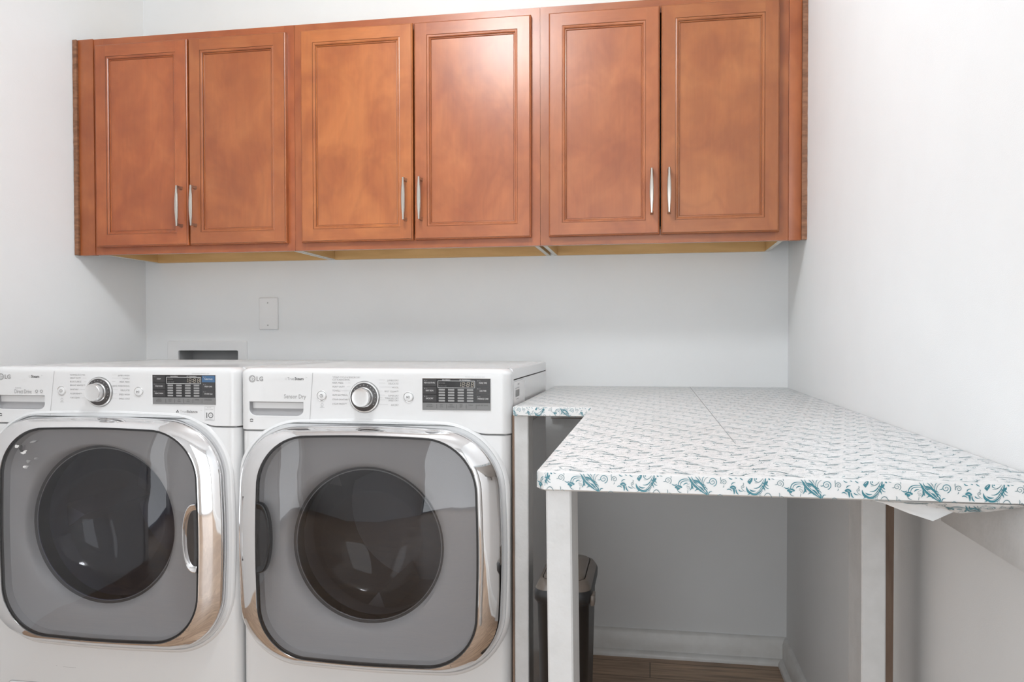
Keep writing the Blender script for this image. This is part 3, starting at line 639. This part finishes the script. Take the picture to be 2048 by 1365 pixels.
    if dry:
        # paper sticker on the side
        mb = MB(); xs_ = X1-.0010
        def q(y0_, y1_, z0_, z1_, m, dx=0): mb.add([(xs_+dx, y0_, z0_), (xs_+dx, y1_, z0_), (xs_+dx, y1_, z1_), (xs_+dx, y0_, z1_)], [(0, 1, 2, 3)], m)
        q(Dw+.050, Dw+.22, .880, .950, PLASTW, 0)
        for k in range(14): q(Dw+.075+k*.0042, Dw+.0767+k*.0042+random.uniform(0, .0014), .912, .929, PRG, .0004)
        q(Dw+.070, Dw+.13, .9325, .9345, PRL, .0004); q(Dw+.105, Dw+.13, .940, .944, PRL, .0004); q(Dw+.080, Dw+.12, .906, .9075, PRL, .0004)
        part(mb, 'side_sticker', root, smooth=0, label='white sticker with a barcode')
        mb = MB(); mb.box(X1-.0035, X1-.0006, Dw+.045, BACK-.012, TOP-.0300, TOP-.0272, DARK); part(mb, 'lid_seam', root, smooth=0)
    else:
        mb = MB(); a0 = rr(-1.563, .095, .112, .0585, .012, 5); a1 = rr(-1.563, .095, .1108, .0573, .011, 5)
        mb.loft([at(a0, Dw+.001), at(a1, Dw+.0005)], PRG); mb.loft([at(a1, Dw+.0005), at(rr(-1.563, .095, .109, .0555, .011, 5), Dw-.001)], WHITE, True, False, True)
        part(mb, 'drain_cover', root, smooth=40)
        mb = MB(); rect(mb, -1.533, -1.529, .2005, .2010, Dw+.0016, PRG); rect(mb, -1.512, -1.474, .1985, .1990, Dw+.0016, PRG); part(mb, 'scratch', root, smooth=0)
    return root
machine('dryer'); machine('washer')

# ------------------------------------------------------------------ wrapped counter
cl, ci_, Df, Dn = -.3169, -.1345, 1.853, .9433
TH = .0225; ZU = ZC-TH
ctr = thing('laundry_counter', 'L shaped counter wrapped in white paper with teal scrolls, on white posts', 'counter', ((ci_+XR)/2, 1.8, 0))
ch = .010
outl = [(cl, Df), (ci_, Df), (ci_, Dn+ch*1.3), (ci_+ch, Dn), (XR-.0015, Dn), (XR-.0015, D-.001), (cl, D-.001)]
mb = MB()
def off(pts, d):
    n = len(pts); out = []
    for i in range(n):
        p0, p1, p2 = Vector(pts[i-1]), Vector(pts[i]), Vector(pts[(i+1) % n]); a = (p1-p0).normalized(); b = (p2-p1).normalized()
        na, nb = Vector((-a.y, a.x)), Vector((-b.y, b.x)); m_ = (na+nb); m_ /= max(.3, m_.dot(na)); out.append(tuple(p1+m_*d))
    return out
sgn = -1
area2 = sum(outl[i-1][0]*outl[i][1]-outl[i][0]*outl[i-1][1] for i in range(len(outl)))
sgn = 1 if area2 > 0 else -1
rg = [[(x, y, z) for x, y in off(outl, sgn*d)] for d, z in ((.003, ZU), (.0, ZU+.002), (0, ZC-.0022), (.0006, ZC-.0008), (.0022, ZC))]
mb.loft(rg, PAPER, True, True, True)
def spiral(cx, cy, r, turns, a0, dirn=1, w=.9, tail=None):
    P = []; n = int(14*turns)
    if tail: P += [(tail[0], tail[1], w*.4)]
    for i in range(n+1):
        t = i/n; rr_ = r*(1-t*.88); a = math.radians(a0)+dirn*2*math.pi*turns*t; P.append((cx+rr_*math.cos(a), cy+rr_*math.sin(a), w*(1-.35*t)))
    return P
def bez(p0, p1, p2, w0, wm, w1, n=9):
    P = []
    for i in range(n+1):
        t = i/n; x = (1-t)**2*p0[0]+2*t*(1-t)*p1[0]+t*t*p2[0]; y = (1-t)**2*p0[1]+2*t*(1-t)*p1[1]+t*t*p2[1]
        w = (w0*(1-t)+w1*t)+(wm-(w0+w1)/2)*math.sin(math.pi*t); P.append((x, y, w))
    return P
# one repeat of the scroll print, in tenths of a millimetre: x 0..1240, y down 0..230
MOT = []
def stem(*a, c=0): MOT.append((bez(*a), c))
# plume A
stem((150, 185), (255, 150), (268, 0), 3, 17, 8); stem((150, 178), (200, 175), (235, 120), 2, 9, 2); stem((140, 120), (215, 135), (250, 20), 2, 7, 2)
stem((150, 60), (215, 60), (240, 5), 2, 5, 2, c=1); stem((250, 70), (285, 60), (290, 30), 12, 16, 1); stem((225, 110), (235, 165), (205, 165), 14, 10, 1)
stem((262, 85), (275, 125), (305, 120), 4, 5, 2); stem((205, 150), (200, 200), (204, 230), 2, 2, 2, c=1); stem((222, 140), (214, 200), (220, 230), 2, 2, 2, c=1)
stem((60, 105), (70, 190), (150, 185), 2, 16, 4); stem((95, 135), (120, 165), (165, 150), 2, 9, 2); stem((115, 190), (190, 200), (235, 150), 10, 14, 3)
stem((78, 60), (105, 40), (122, 2), 16, 24, 8); stem((98, 78), (92, 60), (110, 30), 2, 14, 6); stem((150, 0), (140, 45), (180, 45), 3, 5, 3); stem((165, 8), (168, 18), (170, 22), 5, 9, 3)
stem((300, 0), (310, 15), (316, 22), 9, 10, 4); stem((330, 2), (345, 12), (365, 14), 4, 5, 1, c=1)
# spirals
MOT.append((spiral(425, 60, 42, 1.6, 60, -1, 4.2), 1)); stem((370, 72), (390, 78), (396, 66), 1, 4, 3, c=1)
stem((462, 30), (462, -10), (430, -8), 3, 3, 2, c=1)
# flower and arch
stem((465, 95), (500, 130), (525, 100), 1, 7, 3); stem((540, 140), (530, 20), (660, 40), 3, 6, 3); stem((565, 120), (560, 45), (670, 60), 2, 5, 2)
stem((505, 140), (540, 125), (585, 135), 10, 24, 8); stem((525, 150), (545, 165), (560, 130), 8, 14, 3); stem((530, 160), (545, 200), (580, 195), 3, 5, 1, c=1)
stem((600, 110), (615, 80), (650, 85), 2, 7, 3); MOT.append((spiral(655, 140, 22, 1.4, 200, 1, 2.2), 1)); stem((633, 120), (645, 95), (675, 92), 1, 2, 1, c=1); stem((650, 160), (650, 180), (645, 200), 1, 3, 2, c=1)
# plume B
stem((650, 0), (700, 100), (790, 75), 3, 8, 3); stem((665, 20), (690, 95), (870, 210), 4, 22, 10); stem((690, 5), (700, 60), (760, 70), 2, 7, 3)
stem((700, 85), (690, 130), (712, 150), 14, 12, 2); stem((720, 45), (800, 60), (845, 160), 5, 14, 7); stem((745, 130), (790, 110), (830, 165), 3, 9, 3); stem((750, 160), (790, 135), (850, 190), 2, 8, 4)
stem((785, 175), (820, 165), (862, 205), 2, 10, 6); stem((730, 5), (770, 40), (790, 70), 2, 6, 2); stem((765, 0), (790, 30), (798, 62), 3, 4, 1, c=1)
stem((880, 215), (885, 165), (920, 175), 4, 6, 2); stem((845, 150), (870, 180), (868, 200), 2, 8, 4)
# big spiral
stem((815, 130), (790, 0), (860, -10), 2, 4, 2); stem((830, 140), (805, 20), (900, -2), 2, 3, 2, c=1)
MOT.append((spiral(925, 62, 52, 1.75, 75, -1, 5), 0)); stem((855, 72), (880, 82), (888, 66), 1, 5, 3)
MOT.append((spiral(1052, 62, 36, 1.6, 150, 1, 4.2), 1)); stem((1018, 45), (1010, 10), (1022, -12), 3, 4, 2, c=1); stem((1050, 98), (1052, 118), (1040, 122), 3, 4, 1, c=1)
stem((1100, 0), (1120, 30), (1145, 24), 2, 6, 3); stem((1165, 0), (1180, 10), (1195, 14), 2, 5, 3); stem((1225, 5), (1245, 25), (1262, 30), 3, 6, 2)
# little flower + sprigs
stem((1120, 125), (1150, 105), (1185, 130), 8, 24, 8); stem((1150, 115), (1170, 150), (1165, 195), 10, 12, 3); stem((1085, 150), (1110, 125), (1140, 160), 3, 7, 2); stem((1135, 90), (1140, 60), (1180, 62), 3, 6, 1); stem((1185, 140), (1190, 190), (1215, 195), 5, 8, 2)
stem((1215, 140), (1225, 165), (1265, 160), 4, 6, 1); MOT.append((spiral(1262, 110, 20, 1.4, 120, 1, 3), 1)); stem((1262, 62), (1275, 75), (1262, 92), 1, 4, 2, c=1); stem((1245, 120), (1255, 150), (1295, 165), 1, 3, 1, c=1)
for a_ in (((160, 176), (240, 150), (258, 20), 1, 3.2, 1), ((90, 135), (110, 182), (175, 178), 1, 3, 1), ((180, 190), (225, 170), (240, 120), 1, 3, 1), ((225, 80), (250, 60), (262, 10), 1, 3, 1),
    ((690, 50), (740, 110), (850, 195), 1, 3.5, 1), ((720, 90), (770, 120), (835, 190), 1, 3, 1), ((745, 70), (800, 90), (845, 180), 1, 3, 1), ((700, 100), (715, 125), (716, 140), 1, 3, 1), ((525, 128), (550, 130), (570, 142), 1, 3, 1), ((1140, 120), (1158, 118), (1172, 128), 1, 3, 1), ((85, 40), (98, 30), (110, 12), 1, 3, 1)):
    MOT.append((bez(*a_), 2))
# serrated tips on the plumes
for a_ in (((240, 60), (290, 75), (300, 95), 9, 7, 1), ((232, 95), (262, 120), (262, 150), 8, 7, 1), ((790, 90), (835, 90), (850, 120), 7, 6, 1), ((700, 110), (690, 150), (670, 170), 8, 7, 1), ((110, 165), (95, 190), (70, 200), 8, 6, 1), ((760, 130), (745, 165), (725, 172), 6, 5, 1), ((820, 120), (862, 130), (872, 158), 6, 5, 1)):
    MOT.append((bez(*a_), 0))
# arcs below
stem((255, 205), (300, 130), (340, 225), 3, 5, 3, c=1); stem((415, 215), (430, 180), (415, 165), 2, 4, 2, c=1); stem((430, 205), (455, 195), (465, 222), 2, 3, 1, c=1); stem((980, 222), (1010, 185), (1040, 225), 3, 4, 2, c=1)
def bounds_clip(x, lo, hi): return max(lo, min(hi, x))
def print_tile(mb, fn, xo, yo, lo, hi, vlo, vhi, coarse=1, flip=False, k_=.85, nrm=(0, -1, 0)):
    """fn maps (u,v) in metres to a 3-D point; strokes are clipped to the surface by dropping outside quads"""
    for si, (P, c) in enumerate(MOT):
        L_, R_ = [], []; nv = Vector(nrm)*si*6e-6
        P = P[::coarse] if coarse > 1 and len(P) > 4 else P
        for i, (x, y, w) in enumerate(P):
            x0, y0, _ = P[max(0, i-1)]; x1, y1, _ = P[min(len(P)-1, i+1)]; dx, dy = x1-x0, y1-y0; l = math.hypot(dx, dy) or 1
            nx, ny = -dy/l*w*k_, dx/l*w*k_
            for S, s in ((L_, 1), (R_, -1)):
                uu = xo+(x+s*nx)*1e-4; vv = yo+((230-(y+s*ny)) if flip else (y+s*ny))*1e-4; S.append((uu, vv))
        m = (TEAL, TEALD, PAPER)[c]
        for i in range(len(P)-1):
            q = [L_[i], L_[i+1], R_[i+1], R_[i]]
            uu = [a for a, b in q]; vv = [b for a, b in q]
            if max(uu) < lo or min(uu) > hi or max(vv) < vlo or min(vv) > vhi: continue
            q = [(bounds_clip(a, lo, hi), bounds_clip(b, vlo, vhi)) for a, b in q]
            mb.add([Vector(fn(a, b))+nv for a, b in q], [(0, 1, 2, 3)], m)
e = .0003
PAT = MB(); PAT.recalc = False
for k in range(-1, 6):   # front edge of the wide part
    print_tile(PAT, lambda a, b: (a, Dn-e, ZC-b), ci_-.012+k*.124, 0, ci_+ch+.001, XR-.003, .0006, TH-.0004)
for k in range(-1, 3):   # front edge of the narrow part
    print_tile(PAT, lambda a, b: (a, Df-e, ZC-b), cl+.045+k*.124, .001, cl+.001, ci_-.001, .0006, TH-.0004)
for k in range(-1, 9):   # left edges
    print_tile(PAT, lambda a, b: (ci_-e, a, ZC-b), Dn+.05+k*.124, 0, Dn+ch*1.3+.001, Df-.001, .0006, TH-.0004, nrm=(-1, 0, 0))
def chamf(a, b): t = a/(ch*1.64); return (ci_+ch*t-e*.7, Dn+ch*1.3*(1-t)-e*.7, ZC-b)
for k in (-1, 0): print_tile(PAT, chamf, -.045+k*.124, .002, 0.0005, ch*1.6, .0006, TH-.0004)
v = Dn+.004; row = 0
while v < D:
    for k in range(-2, 7):
        xo = ci_-.03+k*.124+((row*.0467) % .124)
        lo = ci_+.002 if v < Df else cl+.002
        if xo > XR or xo+.13 < lo: continue
        print_tile(PAT, lambda a, b: (a, b, ZC+.0002), xo, v, lo, XR-.003, Dn+.004, D-.003, coarse=2 if v > 1.5 else 1, flip=row % 3 == 0, k_=.32, nrm=(0, 0, 1))
    v += .0235; row += 1
# the seam between two sheets of paper
PAT.add([(.1248, Dn+.3, ZC+.00035), (.1262, Dn+.3, ZC+.00035), (.1275, D-.01, ZC+.00035), (.1255, D-.01, ZC+.00035)], [(0, 1, 2, 3)], PRL)
top = part(mb, 'countertop', ctr, label='paper wrapped top with a teal scroll print', smooth=40)
part(PAT, 'scroll_print', ctr, parent=top, smooth=0)
# posts
def post(name, x, y, w_, d_, z1, lean=0, label=None, m=POST):
    mb = MB(); n = 30; rings = []
    for i in range(n+1):
        z = z1*i/n; sx = lean*(1-i/n); j = random.uniform(-.00012, .00012); b = .002
        rings.append([(x+sx+j+a, y+c_, z) for a, c_ in ((b, 0), (w_-b, 0), (w_, b), (w_, d_-b), (w_-b, d_), (b, d_), (0, d_-b), (0, b))])
    mb.loft(rings, m, True, True, True); return part(mb, name, ctr, label, smooth=30)
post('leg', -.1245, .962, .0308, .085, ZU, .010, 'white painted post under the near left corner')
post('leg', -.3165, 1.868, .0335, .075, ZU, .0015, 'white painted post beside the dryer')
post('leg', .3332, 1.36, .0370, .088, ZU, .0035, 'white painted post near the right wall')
mb = MB(); mb.box(.3712, .398, 1.415, 1.440, 0, ZU, BROWN, .001); part(mb, 'brown_strip', ctr, 'narrow brown strip at the right post')  # narrow brown strip on the wall side of the right post
mb = MB(); mb.box(-.3218, -.3168, 1.873, 1.935, 0, ZU, BROWN); part(mb, 'brown_strip', ctr, 'thin brown strip beside the dryer')  # thin brown strip in the gap between dryer and post
# wall cleats
mb = MB(); mb.box(-.3300, XR-.02, D-.019, D-.0005, .789, ZU, POST, .001); mb.box(-.3300, XR-.02, D-.0188, D-.0008, .787, .789, BROWN); part(mb, 'wall_cleat', ctr, 'white strip under the top on the back wall')
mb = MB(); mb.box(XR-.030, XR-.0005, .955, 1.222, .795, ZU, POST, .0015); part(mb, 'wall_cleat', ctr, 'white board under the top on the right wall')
# loose paper folded under the near edge
KX = [.245, .27, .30, .3209, .3418, .3624, .4073, .4315]; KZ = [.0, .0006, .0018, .0058, .0111, .0087, .0022, .0008]
def drop(x):
    for a in range(len(KX)-1):
        if x <= KX[a+1]: t = max(0, (x-KX[a])/(KX[a+1]-KX[a])); t = t*t*(3-2*t); return KZ[a]*(1-t)+KZ[a+1]*t
    return 0
def flapp(x, s_, o=0):
    d = drop(x); zb = ZU-.0053*s_-d*s_**.7; return (x, Dn+.0008+.0262*s_-o, zb+.0004*math.sin(60*x+6*s_)*s_-o)
mb = MB(); mb.recalc = False; n = 60
mb.loft([[flapp(.245+(.1865)*i/n, j/6) for i in range(n+1)] for j in range(7)], PAPER, False)
for k in range(3): print_tile(mb, lambda a, b: flapp(a, min(1, b/.024), .0003), .15+k*.124, .002, .247, .430, .0006, .0235)
part(mb, 'paper_flap', ctr, 'loose sagging paper under the near edge', smooth=60, parent=top)
mb = MB(); mb.recalc = False
mb.loft([[(.250, .99, ZU), (.285, .985, ZU), (.32, .985, ZU), (.352, .985, ZU), (.40, .99, ZU)], [(.256, .992, ZU-.009), (.290, .99, ZU-.016), (.318, .99, ZU-.022), (.350, .99, ZU-.016), (.39, .995, ZU-.012)],
    [(.262, .994, ZU-.0098), (.295, .992, ZU-.0225), (.3185, .985, ZU-.0290), (.342, .992, ZU-.0195), (.38, .998, ZU-.0125)]], PAPER, False)
part(mb, 'paper_flap', ctr, 'plain back side of the loose paper', smooth=60, parent=top)

# ------------------------------------------------------------------ wall plate and water box
pl = thing('wall_plate', 'blank white cover plate on the back wall above the machines', 'wall plate', (-1.3495, D, 1.146))
mb = MB(); pz, px = 1.1462, -1.3497
mb.loft([at(rr(px, pz, .0365, .0575, .003, 3), D), at(rr(px, pz, .0362, .0572, .003, 3), D-.004), at(rr(px, pz, .034, .055, .003, 3), D-.0062)], PLASTW, True, False, True); part(mb, 'plate', pl)
for dz in (.0385, -.0415):
    mb = MB(); disc(mb, px-.002, pz+dz, D-.006, [(.0026, 0), (.0026, .0008), (.0018, .0012)], PRL, 12); part(mb, 'screw', pl)
wb = thing('water_outlet_box', 'white recessed water box frame on the back wall behind the washing machine', 'water box', (-1.59, D, .93))
mb = MB(); fx, fz = -1.590, .936
mb.loft([at(rr(fx, fz, .156, .1135, .006, 4), D), at(rr(fx, fz, .156, .1135, .006, 4), D-.005), at(rr(fx, fz, .1535, .111, .005, 4), D-.0085), at(rr((BX0+BX1)/2, (BZ0+BZ1)/2, (BX1-BX0)/2-.0005, (BZ1-BZ0)/2-.0005, .006, 4), D-.0065), at(rr((BX0+BX1)/2, (BZ0+BZ1)/2, (BX1-BX0)/2-.001, (BZ1-BZ0)/2-.001, .006, 4), D+.001)], PLASTW)
part(mb, 'frame', wb)
mb = MB(); mb.recalc = False
mb.loft([at(rr((BX0+BX1)/2, (BZ0+BZ1)/2, (BX1-BX0)/2-.001, (BZ1-BZ0)/2-.001, .006, 4), D+.001), at(rr((BX0+BX1)/2, (BZ0+BZ1)/2, (BX1-BX0)/2-.004, (BZ1-BZ0)/2-.004, .006, 4), D+.085)], DUCT, True, False, True); part(mb, 'recess', wb)

# ------------------------------------------------------------------ waste bin
def bin_():
    CX, CY = -.191, 1.872; h = .496
    hw, hd = .060, .124
    root = thing('waste_bin', 'slim black waste bin with brown grey swing lid, under the counter behind the posts', 'trash can', (CX, CY, 0))
    def R(w_, d_, z, r=.03, cx=CX, cy=CY):
        return [(x, y, z) for x, y in rr(cx, cy, w_, d_, min(r, w_*.9), 6)]
    mb = MB(); mb.loft([R(hw*.78, hd*.8, .0), R(hw*.8, hd*.82, .006), R(hw*.97, hd*.985, h-.03), R(hw, hd, h-.028), R(hw*1.0, hd*1.0, h-.004)], CANB, True, True, True); part(mb, 'body', root, smooth=50)
    mb = MB(); mb.loft([R(hw*1.03, hd*1.02, h-.024), R(hw*1.06, hd*1.04, h-.020), R(hw*1.07, hd*1.05, h-.004), R(hw*1.03, hd*1.02, h+.004)], CANB); mb.loft([R(hw*1.03, hd*1.02, h+.004), R(hw*.9, hd*.93, h+.018), R(hw*.80, hd*.86, h+.022)], CANL)
    mb.loft([R(hw*.80, hd*.86, h+.022), R(hw*.78, hd*.845, h+.018)], CANB); lid = part(mb, 'lid', root, smooth=40)
    mb = MB(); mb.loft([R(hw*.77, hd*.84, h+.018), R(hw*.77, hd*.84, h+.023), R(hw*.72, hd*.80, h+.027), R(hw*.4, hd*.5, h+.031)], CANL, True, False, True); part(mb, 'lid_flap', root, parent=lid, smooth=50)
    mb = MB(); mb.box(CX+hw*1.02, CX+hw*1.05+.008, CY-.112, CY-.075, h-.030, h-.006, CANL, .003); part(mb, 'latch', root, parent=lid)
bin_()

# ------------------------------------------------------------------ ceiling lamp
lp = thing('ceiling_lamp', 'round white globe lamp on the ceiling', 'lamp', (LAMP[0], LAMP[1], CEIL))
mb = MB(); mb.loft([[(LAMP[0]+r_*math.cos(a*math.pi/16), LAMP[1]+r_*math.sin(a*math.pi/16), z) for a in range(32)] for r_, z in ((.09, CEIL), (.09, CEIL-.015), (.05, CEIL-.022))], NICKEL, True, True, True); part(mb, 'canopy', lp)
mb = MB(); rings = []
for i in range(1, 18):
    a = math.pi*i/18; rings.append([(LAMP[0]+LAMP_R*math.sin(a)*math.cos(b*math.pi/16), LAMP[1]+LAMP_R*math.sin(a)*math.sin(b*math.pi/16), LAMP[2]+LAMP_R*.9*math.cos(a)) for b in range(32)])
mb.loft(rings, LAMPM, True, True, True); part(mb, 'globe', lp, smooth=60)
